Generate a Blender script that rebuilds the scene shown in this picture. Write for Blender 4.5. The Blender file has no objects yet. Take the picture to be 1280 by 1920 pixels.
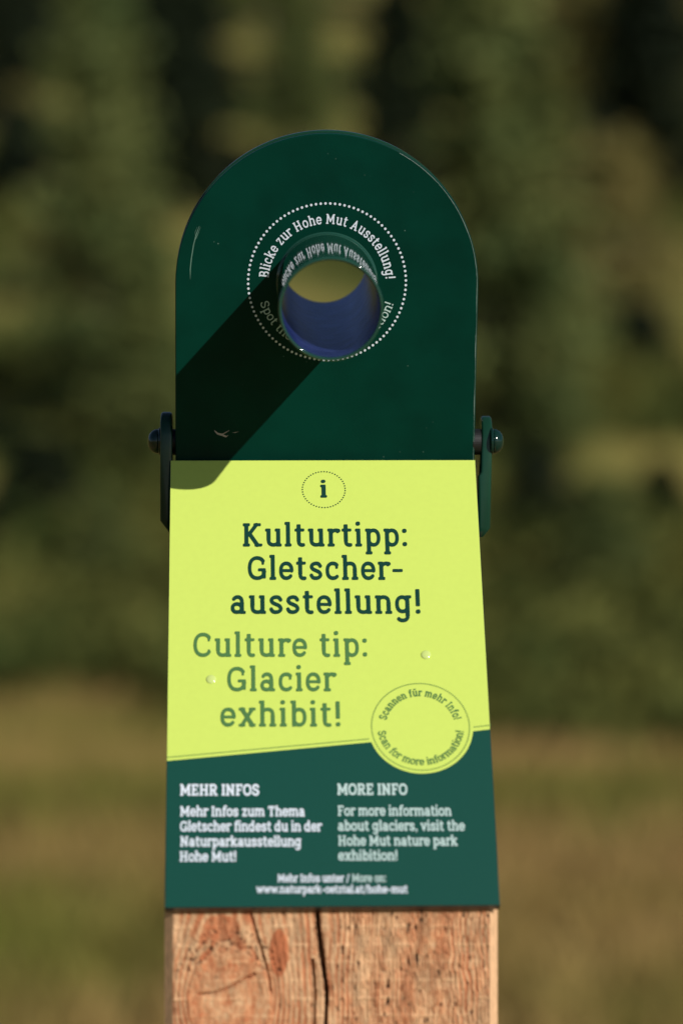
import bpy, bmesh, math, random
import numpy as np
from mathutils import Vector, Matrix, noise

random.seed(7)
rng = np.random.default_rng(7)
C = bpy.context.scene
COL = C.collection
R = math.radians

# ------------------------------------------------------------------ camera
CAM_H = 1.35
cam = bpy.data.cameras.new('camera')
camo = bpy.data.objects.new('camera', cam)
COL.objects.link(camo)
camo.location = (0, 0, CAM_H)
camo.rotation_euler = (R(90), 0, 0)
cam.sensor_fit = 'VERTICAL'
cam.sensor_height = 36
cam.sensor_width = 24
cam.lens = 100
cam.clip_start = 0.02
cam.clip_end = 2000
cam.dof.use_dof = True
cam.dof.focus_distance = 0.922
cam.dof.aperture_fstop = 6.3
cam.dof.aperture_blades = 0
C.camera = camo

# ------------------------------------------------------------------ world, sun, exposure
AZ, EL = 40.0, 28.0            # the sun: degrees to the right of straight behind the camera, and up
SUN = Vector((math.sin(R(AZ)) * math.cos(R(EL)), -math.cos(R(AZ)) * math.cos(R(EL)), math.sin(R(EL))))
w = bpy.data.worlds.new('World')
C.world = w
w.use_nodes = True
nt = w.node_tree
bg = nt.nodes['Background']
sky = nt.nodes.new('ShaderNodeTexSky')
sky.sky_type = 'NISHITA'
sky.sun_disc = False
sky.sun_elevation = R(EL)
sky.sun_rotation = math.atan2(SUN.x, SUN.y)
sky.altitude = 1900
nt.links.new(sky.outputs[0], bg.inputs[0])
bg.inputs[1].default_value = 0.05
sl = bpy.data.lights.new('sun', 'SUN')
sl.energy = 4.2
sl.angle = R(0.5)
sl.color = (1.0, 0.955, 0.89)
so = bpy.data.objects.new('sun', sl)
COL.objects.link(so)
so.rotation_euler = SUN.to_track_quat('Z', 'Y').to_euler()
so.location = SUN * 30
C.view_settings.view_transform = 'Standard'
C.view_settings.look = 'None'
C.view_settings.exposure = 0
C.view_settings.gamma = 1
C.view_settings.use_curve_mapping = False
C.render.engine = 'CYCLES'
C.cycles.max_bounces = 6

# ------------------------------------------------------------------ material helpers
def mat(name, base=(.5, .5, .5), rough=.5, metallic=0, spec=.5, coat=0):
    m = bpy.data.materials.new(name)
    m.use_nodes = True
    b = m.node_tree.nodes['Principled BSDF']
    b.inputs['Base Color'].default_value = (*base, 1)
    b.inputs['Roughness'].default_value = rough
    b.inputs['Metallic'].default_value = metallic
    b.inputs['Specular IOR Level'].default_value = spec
    b.inputs['Coat Weight'].default_value = coat
    return m

def N(m, t, **kw):
    n = m.node_tree.nodes.new(t)
    for k, v in kw.items():
        if k in n.inputs:
            n.inputs[k].default_value = v
        else:
            setattr(n, k, v)
    return n

def L(m, a, b):
    m.node_tree.links.new(a, b)

def coords(m, scale=(1, 1, 1)):
    tc = N(m, 'ShaderNodeTexCoord')
    mp = N(m, 'ShaderNodeMapping')
    mp.inputs['Scale'].default_value = scale
    L(m, tc.outputs['Object'], mp.inputs['Vector'])
    return mp.outputs[0]

def noise_mix(m, c1, c2, scale, lo=.35, hi=.65, detail=4, vec=None, sc=(1, 1, 1)):
    vec = vec or coords(m, sc)
    n = N(m, 'ShaderNodeTexNoise')
    n.inputs['Scale'].default_value = scale
    n.inputs['Detail'].default_value = detail
    L(m, vec, n.inputs['Vector'])
    r = N(m, 'ShaderNodeValToRGB')
    r.color_ramp.elements[0].position = lo
    r.color_ramp.elements[1].position = hi
    r.color_ramp.elements[0].color = (*c1, 1)
    r.color_ramp.elements[1].color = (*c2, 1)
    L(m, n.outputs['Fac'], r.inputs['Fac'])
    return r.outputs['Color']

def bump(m, scale, strength, dist, detail=3, vec=None):
    b = m.node_tree.nodes['Principled BSDF']
    n = N(m, 'ShaderNodeTexNoise')
    n.inputs['Scale'].default_value = scale
    n.inputs['Detail'].default_value = detail
    L(m, vec or coords(m), n.inputs['Vector'])
    bp = N(m, 'ShaderNodeBump')
    bp.inputs['Strength'].default_value = strength
    bp.inputs['Distance'].default_value = dist
    L(m, n.outputs['Fac'], bp.inputs['Height'])
    L(m, bp.outputs[0], b.inputs['Normal'])

def base_in(m):
    return m.node_tree.nodes['Principled BSDF'].inputs['Base Color']

# powder coated dark green metal with fine light dust specks
def green_paint(name, base, rough, dust=True, spec=.5):
    m = mat(name, base, rough, spec=spec)
    v = coords(m)
    col = noise_mix(m, tuple(c * .88 for c in base), tuple(c * 1.12 for c in base), 60, vec=v)
    if dust:
        vo = N(m, 'ShaderNodeTexVoronoi')
        vo.inputs['Scale'].default_value = 420
        L(m, v, vo.inputs['Vector'])
        rp = N(m, 'ShaderNodeValToRGB')
        rp.color_ramp.elements[0].position = .05
        rp.color_ramp.elements[1].position = .11
        rp.color_ramp.elements[0].color = (1, 1, 1, 1)
        rp.color_ramp.elements[1].color = (0, 0, 0, 1)
        L(m, vo.outputs['Distance'], rp.inputs['Fac'])
        n2 = N(m, 'ShaderNodeTexNoise')
        n2.inputs['Scale'].default_value = 130
        L(m, v, n2.inputs['Vector'])
        r2 = N(m, 'ShaderNodeValToRGB')
        r2.color_ramp.elements[0].position = .63
        r2.color_ramp.elements[1].position = .78
        L(m, n2.outputs['Fac'], r2.inputs['Fac'])
        mu = N(m, 'ShaderNodeMath', operation='MULTIPLY')
        L(m, rp.outputs[0], mu.inputs[0])
        L(m, r2.outputs[0], mu.inputs[1])
        mx = N(m, 'ShaderNodeMix', data_type='RGBA')
        mx.inputs[7].default_value = (.16, .24, .2, 1)
        L(m, mu.outputs[0], mx.inputs[0])
        L(m, col, mx.inputs[6])
        col = mx.outputs[2]
    L(m, col, base_in(m))
    bump(m, 1400, .12, .0002, vec=v)
    return m

M = {}
M['green'] = green_paint('green_powder_coat', (.0005, .031, .020), .28, spec=.11)
M['tube'] = green_paint('green_gloss_paint', (.012, .060, .040), .06, False)
for _n in M['tube'].node_tree.nodes:
    if _n.type == 'BUMP': _n.inputs['Strength'].default_value = .02
M['tube'].node_tree.nodes['Principled BSDF'].inputs['Coat Weight'].default_value = .5
M['tube'].node_tree.nodes['Principled BSDF'].inputs['Coat Roughness'].default_value = .05
M['lug'] = green_paint('green_bracket_paint', (.007, .042, .024), .13, spec=.35)
M['bolt'] = mat('bolt_green', (.004, .024, .018), .14, spec=.6)
M['black'] = mat('black_rubber_washer', (.008, .008, .008), .5)
# inside of the tube: reflected sky blue is put into the base colour
m = M['lining'] = mat('sky_blue_lining', (.03, .04, .12), .30, metallic=.75)
v = coords(m)
L(m, noise_mix(m, (.025, .05, .26), (.075, .115, .46), 180, .3, .7, 6, v), base_in(m))
bump(m, 1100, .5, .0004, vec=v)
m = M['edge'] = mat('panel_edge', (.012, .022, .03), .35)
def foil(name, base, rough):
    m = mat(name, base, rough, spec=.22)
    v = coords(m)
    L(m, noise_mix(m, tuple(c * .985 for c in base), tuple(min(1, c * 1.012) for c in base), 500, .3, .7, 5, v), base_in(m))
    bump(m, 1500, .12, .00015, vec=v)
    return m
M['yellow'] = foil('yellow_green_foil', (.57, .71, .13), .42)
M['petrol'] = foil('petrol_green_foil', (.005, .062, .046), .40)
M['ink'] = mat('dark_green_ink', (.006, .046, .034), .45, spec=.12)
M['ink2'] = mat('mid_green_ink', (.075, .185, .06), .45, spec=.15)
M['white'] = mat('white_ink', (.66, .72, .80), .5, spec=.3)
M['whitesoft'] = mat('pale_mint_ink', (.46, .60, .58), .5, spec=.3)
M['scr'] = mat('bare_scratch', (.42, .36, .36), .6)
M['water'] = mat('raised_foil', (.60, .72, .22), .12, spec=.8)

# ------------------------------------------------------------------ object helpers
WL = {}
def tag(o, label=None, cat=None, group=None, kind=None):
    if label: o['label'] = label
    if cat: o['category'] = cat
    if group: o['group'] = group
    if kind: o['kind'] = kind
    return o

def empty(name, loc):
    o = bpy.data.objects.new(name, None)
    COL.objects.link(o)
    o.location = loc
    WL[o.name] = Vector(loc)
    return o

def mk(name, verts, faces, m, parent=None, smooth=False, origin=None):
    """verts are world coordinates (metres); the object's origin sits at their middle"""
    vs = np.asarray(verts, dtype=float)
    o0 = Vector(origin) if origin is not None else Vector((vs.min(0) + vs.max(0)) / 2)
    me = bpy.data.meshes.new(name)
    me.from_pydata((vs - np.array(o0)).tolist(), [], [list(f) for f in faces])
    me.update()
    if smooth:
        me.polygons.foreach_set('use_smooth', [True] * len(me.polygons))
    me.materials.append(m)
    o = bpy.data.objects.new(name, me)
    COL.objects.link(o)
    WL[o.name] = o0
    if parent is not None:
        o.parent = parent
        o.location = o0 - WL[parent.name]
    else:
        o.location = o0
    return o

# the photograph's measures: millimetres from the lens, x right, y up, z back to the lens
F_PX = 5333.0
def w2(p):                                   # lens millimetres -> world metres
    return (p[0] / 1000, -p[2] / 1000, CAM_H + p[1] / 1000)

class Frame:
    def __init__(s, o, ex, ey, ez):
        s.o, s.ex, s.ey, s.ez = [np.array(v, float) for v in (o, ex, ey, ez)]
    def __call__(s, u, v, n=0.0):
        return w2(s.o + u * s.ex + v * s.ey + n * s.ez)
    def pix(s, x, y):                        # where a sight line of the photograph meets this plane
        r = np.array([(x - 640) / F_PX, (960 - y) / F_PX, -1.0])
        t = np.dot(s.o, s.ez) / np.dot(r, s.ez)
        q = r * t - s.o
        return np.dot(q, s.ex), np.dot(q, s.ey)

def nrm(v):
    v = np.array(v, float)
    return v / np.linalg.norm(v)

a_, b_ = R(12.6), R(1.5)
hn = np.array([math.sin(b_) * math.cos(a_), -math.sin(a_), math.cos(b_) * math.cos(a_)])
hex_ = nrm(np.cross([0, 1, 0], hn))
hey_ = np.cross(hn, hex_)
roll = R(.35)
hx = hex_ * math.cos(roll) - hey_ * math.sin(roll)
hy = np.cross(hn, hx)
HEAD = Frame((-4.7, 74.4, -923.0), hx, hy, hn)

T_ = np.array([-6.0, 17.0, -934.0]); B_ = np.array([-2.6, -117.8, -849.0])
sy = nrm(T_ - B_)
wv = np.array([math.cos(R(2)), 0, -math.sin(R(2))])
sx = nrm(wv - np.dot(wv, sy) * sy)
SIGN = Frame(T_, sx, sy, np.cross(sx, sy))
SIGN_L = float(np.linalg.norm(T_ - B_))
PY = R(2)
px_, pz_ = np.array([math.cos(PY), 0, -math.sin(PY)]), np.array([math.sin(PY), 0, math.cos(PY)])
POST = Frame((-2.95, 0, -852.6), px_, (0, 1, 0), pz_)

def bm_out(bm):
    bm.verts.ensure_lookup_table()
    return [tuple(v.co) for v in bm.verts], [[v.index for v in f.verts] for f in bm.faces]

def prism(poly, n0, n1, bev=0.0, seg=2, hole=None):
    """closed polygon in (u, v), extruded along n, edges bevelled; frame coordinates"""
    bm = bmesh.new()
    vs = [bm.verts.new((p[0], p[1], n0)) for p in poly]
    f = bm.faces.new(vs)
    r = bmesh.ops.extrude_face_region(bm, geom=[f])
    for v in r['geom']:
        if isinstance(v, bmesh.types.BMVert):
            v.co.z = n1
    bmesh.ops.recalc_face_normals(bm, faces=bm.faces)
    if bev:
        ed = [e for e in bm.edges if abs(e.verts[0].co.z - e.verts[1].co.z) < 1e-6 or e.calc_face_angle(0) > R(25)]
        bmesh.ops.bevel(bm, geom=ed, offset=bev, segments=seg, profile=.6, affect='EDGES', clamp_overlap=True)
    bm.verts.index_update()
    out = bm_out(bm)
    bm.free()
    return out

def put(fr, out):
    return [fr(*v) for v in out[0]], out[1]

def join(*outs):
    V, Fc = [], []
    for v, f in outs:
        k = len(V)
        V += list(v)
        Fc += [[i + k for i in q] for q in f]
    return V, Fc

def lathe(profile, n=48, closed=False):
    """profile of (radius, axial) pairs, about the n axis"""
    V, Fc = [], []
    P = len(profile)
    for i in range(n):
        t = 2 * math.pi * i / n
        for r, z in profile:
            V.append((r * math.cos(t), r * math.sin(t), z))
    for i in range(n):
        j = (i + 1) % n
        for k in range(P if closed else P - 1):
            l = (k + 1) % P
            Fc.append([i * P + k, j * P + k, j * P + l, i * P + l])
    return V, Fc

# ------------------------------------------------------------------ slab serif lettering, drawn as distance fields
SW, TH, CV = 22.0, 15.0, 19.0
def rect(x0, y0, x1, y1, r=3.5): return ('r', x0, y0, x1, y1, r)
def line(pts, wd=CV): return ('l', pts, wd)
def dot(x, y, r=12.5): return ('d', x, y, r)
def arc(cx, cy, rx, ry, a0, a1, wd=CV, p=2.35, n=22):
    pts = []
    for i in range(n + 1):
        a = R(a0 + (a1 - a0) * i / n)
        c, s = math.cos(a), math.sin(a)
        k = (abs(c) ** p + abs(s) ** p) ** (-1 / p)
        pts.append((cx + rx * c * k, cy + ry * s * k))
    return ('l', pts, wd)
def stem(x, y0, y1): return rect(x - SW / 2, y0, x + SW / 2, y1, 2)
def foot(x, l=19, r=19, y=0): return rect(x - l, y, x + r, y + TH)
def flag(x, y, l=19, r=SW / 2): return rect(x - l, y - TH, x + r, y)
def spl(pts, wd=CV, n=7):
    P = [pts[0]] + pts + [pts[-1]]
    o = []
    for i in range(1, len(P) - 2):
        for k in range(n):
            t = k / n
            o.append(tuple(.5 * (2 * P[i][d] + (P[i + 1][d] - P[i - 1][d]) * t + (2 * P[i - 1][d] - 5 * P[i][d] + 4 * P[i + 1][d] - P[i + 2][d]) * t * t
                     + (3 * P[i][d] - P[i - 1][d] - 3 * P[i + 1][d] + P[i + 2][d]) * t ** 3) for d in (0, 1)))
    o.append(pts[-1])
    return ('l', o, wd)
CH, AS, DS = 130, 138, -44
U_ = [stem(22, 34, 100), stem(80, 0, 100), flag(22, 100), flag(80, 100), arc(51, 34, 29, 25, 180, 360), foot(80, 8, 19)]
GL = {
 'a': (92, [stem(68, 0, 62), foot(68, 6, 21), arc(43, 64, 25, 27, 0, 145), arc(40, 31, 26, 22, 0, 360)]),
 'b': (96, [stem(24, 0, AS), flag(24, AS), arc(53, 50, 31, 41, 0, 360)]),
 'c': (86, [arc(48, 50, 34, 41, 48, 312), rect(64, 62, 78, 84)]),
 'd': (100, [stem(72, 0, AS), flag(72, AS), foot(72, 6, 21), arc(43, 50, 31, 41, 0, 360)]),
 'e': (88, [arc(45, 50, 33, 41, 0, 318), line([(14, 51), (77, 51)], 15)]),
 'f': (62, [stem(28, 0, 108), foot(28), rect(6, 100 - TH, 62, 100), arc(52, 104, 24, 25, 180, 65)]),
 'g': (98, [arc(43, 52, 31, 39, 0, 360), stem(72, -12, 100), rect(70, 100 - TH, 95, 100), arc(43, -10, 29, 26, 0, -140)]),
 'h': (102, [stem(22, 0, AS), flag(22, AS), foot(22), arc(51, 64, 29, 27, 180, 0), stem(80, 0, 64), foot(80)]),
 'i': (44, [stem(22, 0, 100), flag(22, 100), foot(22), dot(20, 129)]),
 'k': (100, [stem(22, 0, AS), flag(22, AS), foot(22), line([(30, 46), (74, 92)]), line([(46, 58), (80, 8)], 21), rect(56, 100 - TH, 94, 100), rect(62, 0, 100, TH)]),
 'l': (44, [stem(22, 0, AS), flag(22, AS), foot(22)]),
 'm': (150, [stem(22, 0, 100), flag(22, 100), foot(22, 19, 15), arc(47, 66, 25, 25, 180, 0), stem(74, 0, 64), foot(74, 15, 15), arc(101, 66, 27, 25, 180, 0), stem(128, 0, 64), foot(128, 15, 19)]),
 'n': (102, [stem(22, 0, 100), flag(22, 100), foot(22), arc(51, 64, 29, 27, 180, 0), stem(80, 0, 64), foot(80)]),
 'o': (92, [arc(46, 50, 34, 41, 0, 360)]),
 'p': (96, [stem(24, DS, 100), flag(24, 100), foot(24, 19, 19, DS), arc(53, 50, 31, 41, 0, 360)]),
 'r': (70, [stem(22, 0, 100), flag(22, 100), foot(22, 19, 21), arc(54, 60, 32, 31, 180, 62), rect(56, 76, 70, 98)]),
 's': (82, [spl([(68, 76), (58, 88), (42, 91), (23, 86), (15, 73), (23, 60), (42, 51), (61, 42), (69, 27), (60, 14), (42, 9), (23, 12), (13, 25)])]),
 't': (66, [stem(27, 28, 124), rect(4, 100 - TH, 60, 100), arc(48, 28, 21, 20, 180, 285), rect(48, 1, 63, 16)]),
 'u': (102, U_),
 'ü': (102, U_ + [dot(36, 128, 11), dot(66, 128, 11)]),
 'v': (92, [line([(16, 92), (46, 8), (76, 92)], 20), rect(0, 100 - TH, 34, 100), rect(58, 100 - TH, 92, 100)]),
 'w': (140, [line([(16, 92), (41, 8), (70, 88), (99, 8), (124, 92)], 19), rect(0, 100 - TH, 34, 100), rect(106, 100 - TH, 140, 100)]),
 'x': (98, [line([(20, 8), (78, 92)]), line([(20, 92), (78, 8)], 22), rect(2, 0, 38, TH), rect(60, 0, 96, TH), rect(2, 100 - TH, 38, 100), rect(60, 100 - TH, 96, 100)]),
 'z': (84, [rect(8, 100 - TH, 76, 100), rect(8, 0, 78, TH), line([(66, 90), (18, 10)]), rect(8, 74, 20, 98), rect(66, 2, 78, 27)]),
 'A': (124, [line([(26, 8), (62, 122), (98, 8)], 20), rect(4, 0, 44, TH), rect(78, 0, 120, TH), rect(40, 38, 84, 53)]),
 'B': (108, [stem(28, 0, CH), rect(8, 0, 58, TH), rect(8, CH - TH, 58, CH), rect(30, 59, 60, 74), arc(58, 37, 34, 29, -90, 90), arc(56, 95, 30, 27, -90, 90)]),
 'C': (112, [arc(60, 65, 46, 56, 42, 318), rect(88, 84, 101, 110), rect(88, 20, 101, 40)]),
 'E': (104, [stem(28, 0, CH), rect(8, 0, 94, TH), rect(8, CH - TH, 92, CH), rect(28, 59, 74, 74), rect(82, 4, 94, 36), rect(80, 94, 92, CH - 4)]),
 'F': (98, [stem(28, 0, CH), rect(8, 0, 52, TH), rect(8, CH - TH, 92, CH), rect(28, 57, 74, 72), rect(80, 94, 92, CH - 4)]),
 'G': (118, [arc(60, 65, 46, 56, 42, 340), rect(88, 84, 101, 112), stem(100, 8, 60), rect(66, 48, 111, 63)]),
 'H': (128, [stem(28, 0, CH), stem(98, 0, CH), foot(28, 20, 20), foot(98, 20, 20), foot(28, 20, 20, CH - TH), foot(98, 20, 20, CH - TH), rect(28, 58, 98, 73)]),
 'I': (54, [stem(27, 0, CH), foot(27, 20, 20), foot(27, 20, 20, CH - TH)]),
 'K': (124, [stem(28, 0, CH), foot(28, 20, 20), foot(28, 20, 20, CH - TH), line([(42, 66), (88, 122)], 20), line([(46, 72), (94, 8)], 21), rect(72, CH - TH, 114, CH), rect(78, 0, 122, TH)]),
 'M': (148, [stem(26, 0, CH), stem(122, 0, CH), foot(26, 20, 18), foot(122, 18, 20), rect(6, CH - TH, 36, CH), rect(112, CH - TH, 142, CH), line([(30, 118), (74, 34), (118, 118)], 20)]),
 'N': (128, [stem(28, 0, CH), stem(98, 0, CH), foot(28, 20, 18), rect(8, CH - TH, 38, CH), foot(98, 20, 20, CH - TH), line([(30, 118), (96, 12)], 21)]),
 'O': (116, [arc(58, 65, 45, 56, 0, 360)]),
 'R': (118, [stem(28, 0, CH), foot(28, 20, 20), rect(8, CH - TH, 60, CH), rect(30, 54, 60, 69), arc(58, 92, 33, 30, -90, 90), line([(62, 60), (88, 8)], 21), rect(78, 0, 114, TH)]),
 'S': (102, [spl([(84, 100), (72, 116), (50, 121), (26, 113), (17, 95), (26, 78), (50, 66), (76, 54), (86, 35), (76, 16), (50, 9), (26, 14), (14, 32)], 20)]),
 'T': (108, [stem(54, 0, CH), foot(54, 20, 20), rect(8, CH - TH, 100, CH), rect(8, 94, 20, CH - 3), rect(88, 94, 100, CH - 3)]),
 ':': (36, [dot(18, 13), dot(18, 88)]),
 '.': (34, [dot(17, 12)]),
 ',': (34, [dot(17, 12), line([(22, 8), (14, -14)], 11)]),
 '!': (40, [stem(20, 42, 134), dot(20, 12)]),
 '-': (72, [rect(6, 44, 66, 59)]),
 '/': (72, [line([(12, -8), (60, 128)], 15)]),
}
_gc = {}
def sdf(prims, X, Y):
    D = np.full(X.shape, 1e9)
    for p in prims:
        if p[0] == 'r':
            _, x0, y0, x1, y1, r = p
            r = min(r, (x1 - x0) / 2 - .1, (y1 - y0) / 2 - .1)
            dx = np.abs(X - (x0 + x1) / 2) - (x1 - x0) / 2 + r
            dy = np.abs(Y - (y0 + y1) / 2) - (y1 - y0) / 2 + r
            d = np.hypot(np.maximum(dx, 0), np.maximum(dy, 0)) + np.minimum(np.maximum(dx, dy), 0) - r
        elif p[0] == 'd':
            d = (np.abs(X - p[1]) ** 2.6 + np.abs((Y - p[2]) * 1.12) ** 2.6) ** (1 / 2.6) - p[3]
        else:
            d = np.full(X.shape, 1e9)
            for (xa, ya), (xb, yb) in zip(p[1], p[1][1:]):
                ex, ey = xb - xa, yb - ya
                t = np.clip(((X - xa) * ex + (Y - ya) * ey) / (ex * ex + ey * ey + 1e-9), 0, 1)
                d = np.minimum(d, np.hypot(X - xa - t * ex, Y - ya - t * ey))
            d = d - p[2] / 2
        D = np.minimum(D, d)
    return D

def glyph(ch, fat=0.0, step=3.4):
    k = (ch, fat, step)
    if k in _gc: return _gc[k]
    adv, prims = GL[ch]
    xs = np.arange(-14, adv + 18, step)
    ys = np.arange(-62, 158, step)
    X, Y = np.meshgrid(xs, ys)
    D = sdf(prims, X, Y) - fat
    V, Fc = [], []
    def poly(pts):
        b = len(V)
        V.extend(pts)
        Fc.append(list(range(b, b + len(pts))))
    for j in range(len(ys) - 1):
        if D[j:j + 2].min() > 0: continue
        run = None
        for i in range(len(xs) - 1):
            c = [(xs[i], ys[j], D[j, i]), (xs[i + 1], ys[j], D[j, i + 1]), (xs[i + 1], ys[j + 1], D[j + 1, i + 1]), (xs[i], ys[j + 1], D[j + 1, i])]
            ins = [q[2] < 0 for q in c]
            if all(ins):
                if run is None: run = xs[i]
                continue
            if run is not None:
                poly([(run, ys[j]), (xs[i], ys[j]), (xs[i], ys[j + 1]), (run, ys[j + 1])])
                run = None
            if not any(ins): continue
            pts = []
            for q in range(4):
                A, B = c[q], c[(q + 1) % 4]
                if A[2] < 0: pts.append((A[0], A[1]))
                if (A[2] < 0) != (B[2] < 0):
                    t = A[2] / (A[2] - B[2])
                    pts.append((A[0] + t * (B[0] - A[0]), A[1] + t * (B[1] - A[1])))
            if len(pts) > 2: poly(pts)
        if run is not None:
            poly([(run, ys[j]), (xs[-1], ys[j]), (xs[-1], ys[j + 1]), (run, ys[j + 1])])
    _gc[k] = (adv, V, Fc)
    return _gc[k]

def layout(text, fat, space=38, track=6):
    x, out = 0, []
    for ch in text:
        if ch == ' ':
            x += space + track
            continue
        out.append((ch, x))
        x += GL[ch][0] + track
    return out, x - track

def text_line(fr, text, x0, x1, yb, xh, m, parent, fat=0.0, space=42, track=7, yb1=None, n=.22):
    """one printed line between two measured points of its plane, xh = x-height in photo pixels"""
    u0, v0 = fr.pix(x0, yb)
    u1, v1 = fr.pix(x1, yb if yb1 is None else yb1)
    ut, vt = fr.pix(x0, yb - xh)
    sv = (vt - v0) / 100
    lay, W = layout(text, fat, space, track)
    a0 = 3; W2 = W - 6
    su = (u1 - u0) / W2
    V, Fc = [], []
    for ch, gx in lay:
        _, gv, gf = glyph(ch, fat)
        k = len(V)
        for (x, y) in gv:
            t = (gx + x - a0) / W2
            V.append(fr(u0 + (gx + x - a0) * su, v0 + (v1 - v0) * t + y * sv, n))
        Fc += [[i + k for i in q] for q in gf]
    return mk('lettering', V, Fc, m, parent)

def text_arc(fr, text, cu, cv, rad, a0, a1, xh, m, parent, up=True, fat=0.0, n=.2, narrow=1.0):
    """lettering bent round a circle: from angle a0 to a1 (degrees); up = letters' feet towards the centre"""
    lay, W = layout(text, fat, 40, 8)
    s = xh / 100
    V, Fc = [], []
    for ch, gx in lay:
        adv, gv, gf = glyph(ch, fat, 4.2)
        tm = (gx + adv / 2) / W
        a = R(a0 + (a1 - a0) * tm)
        arcw = abs(R(a1 - a0)) * rad / W
        k = len(V)
        for (x, y) in gv:
            lx = (x - adv / 2) * arcw * narrow
            ly = y * s
            if up:
                rr = rad + ly
                tx, ty = math.sin(a), -math.cos(a)
            else:
                rr = rad - ly
                tx, ty = -math.sin(a), math.cos(a)
            V.append(fr(cu + math.cos(a) * rr + tx * lx, cv + math.sin(a) * rr + ty * lx, n))
        Fc += [[i + k for i in q] for q in gf]
    return mk('lettering', V, Fc, m, parent)

def dots(fr, pts, r, m, parent, name, n=.2, k=10):
    V, Fc = [], []
    for (u, v) in pts:
        b = len(V)
        for i in range(k):
            t = 2 * math.pi * i / k
            V.append(fr(u + r * math.cos(t), v + r * math.sin(t), n))
        Fc.append(list(range(b, b + k)))
    return mk(name, V, Fc, m, parent)

# ------------------------------------------------------------------ the ground
def terr(x, y):
    d = max(0.0, y - 24 + .04 * x)
    z = .27 * d - 1.6 * (1 - math.exp(-d / 8)) * .6
    z += .35 * noise.noise(Vector((x * .05, y * .05, 3.1))) * min(1, max(0, (abs(y) - 3) / 10))
    z += .10 * noise.noise(Vector((x * .3, y * .3, 1.7))) * min(1, max(0, (abs(y) - 2) / 6))
    if y > 130: z -= .05 * (y - 130)
    return z

def grid(xs, ys):
    V = [(x, y, terr(x, y)) for y in ys for x in xs]
    n = len(xs)
    Fc = [[j * n + i, j * n + i + 1, (j + 1) * n + i + 1, (j + 1) * n + i] for j in range(len(ys) - 1) for i in range(n - 1)]
    return V, Fc
xs = sorted(set([round(-30 + .75 * i, 3) for i in range(81)] + [s * (30 + 6 * k + k * k * .9) for k in range(1, 20) for s in (-1, 1)]))
ys = sorted(set([round(-4 + .75 * i, 3) for i in range(150)] + [-4 - 4 * k - k * k for k in range(1, 20)] + [108.5 + 4 * k + k * k * .8 for k in range(1, 20)]))
m = M['ground'] = mat('alpine_meadow', (.1, .09, .03), .95, spec=.1)
v = coords(m)
c1 = noise_mix(m, (.11, .135, .018), (.35, .215, .08), .33, .42, .58, 5, v)
c2 = noise_mix(m, (.10, .125, .022), (.33, .20, .08), 1.3, .38, .66, 6, v)
mx = N(m, 'ShaderNodeMix', data_type='RGBA')
mx.inputs[0].default_value = .5
L(m, c1, mx.inputs[6]); L(m, c2, mx.inputs[7])
# the forest floor on the slope is darker and greener than the open meadow
c3 = noise_mix(m, (.070, .085, .018), (.28, .235, .065), .22, .4, .62, 4, v)
gx = N(m, 'ShaderNodeSeparateXYZ'); L(m, v, gx.inputs[0])
gm = N(m, 'ShaderNodeMapRange'); gm.inputs['From Min'].default_value = 17; gm.inputs['From Max'].default_value = 25
gn = N(m, 'ShaderNodeTexNoise'); gn.inputs['Scale'].default_value = .35; L(m, v, gn.inputs['Vector'])
gy = N(m, 'ShaderNodeMath', operation='MULTIPLY_ADD'); gy.inputs[1].default_value = 16; gy.inputs[2].default_value = -8
L(m, gn.outputs['Fac'], gy.inputs[0])
ga = N(m, 'ShaderNodeMath', operation='ADD'); L(m, gx.outputs['Y'], ga.inputs[0]); L(m, gy.outputs[0], ga.inputs[1])
L(m, ga.outputs[0], gm.inputs['Value'])
m2 = N(m, 'ShaderNodeMix', data_type='RGBA')
L(m, gm.outputs[0], m2.inputs[0]); L(m, mx.outputs[2], m2.inputs[6]); L(m, c3, m2.inputs[7])
L(m, m2.outputs[2], base_in(m))
g = mk('ground', *grid(xs, ys), m, smooth=True, origin=(0, 0, 0))
tag(g, kind='structure')

# grass: tussocks on the meadow in front of the forest
def leafmat(name, c1, c2, sc=3.0):
    m = mat(name, c1, .75, spec=.2)
    oi = N(m, 'ShaderNodeObjectInfo')
    v = coords(m)
    ad = N(m, 'ShaderNodeVectorMath', operation='ADD')
    L(m, v, ad.inputs[0]); L(m, oi.outputs['Random'], ad.inputs[1])
    L(m, noise_mix(m, c1, c2, sc, .36, .64, 3, ad.outputs[0]), base_in(m))
    b = m.node_tree.nodes['Principled BSDF']
    tr = N(m, 'ShaderNodeBsdfTranslucent')
    tr.inputs[0].default_value = (*[c * .8 for c in c2], 1)
    ms = N(m, 'ShaderNodeMixShader')
    ms.inputs[0].default_value = .22
    L(m, b.outputs[0], ms.inputs[1]); L(m, tr.outputs[0], ms.inputs[2])
    L(m, ms.outputs[0], m.node_tree.nodes['Material Output'].inputs[0])
    return m
M['grass'] = leafmat('dry_grass', (.14, .165, .022), (.42, .27, .10), .38)
V, Fc = [], []
for i in range(17000):
    y = 4.5 + 24 * random.random() ** 1.1
    x = random.uniform(-1, 1) * (1.2 + y * .19)
    z = terr(x, y)
    h0 = random.uniform(.05, .16)
    for q in range(3):
        a = random.uniform(0, 6.28)
        lx, ly = math.cos(a) * .012, math.sin(a) * .012
        tx, ty = random.gauss(0, .05), random.gauss(0, .05)
        ox, oy = random.gauss(0, .04), random.gauss(0, .04)
        b = len(V)
        V += [(x + ox - lx, y + oy - ly, z - .01), (x + ox + lx, y + oy + ly, z - .01), (x + ox + tx, y + oy + ty, z + h0)]
        Fc.append([b, b + 1, b + 2])
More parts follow.
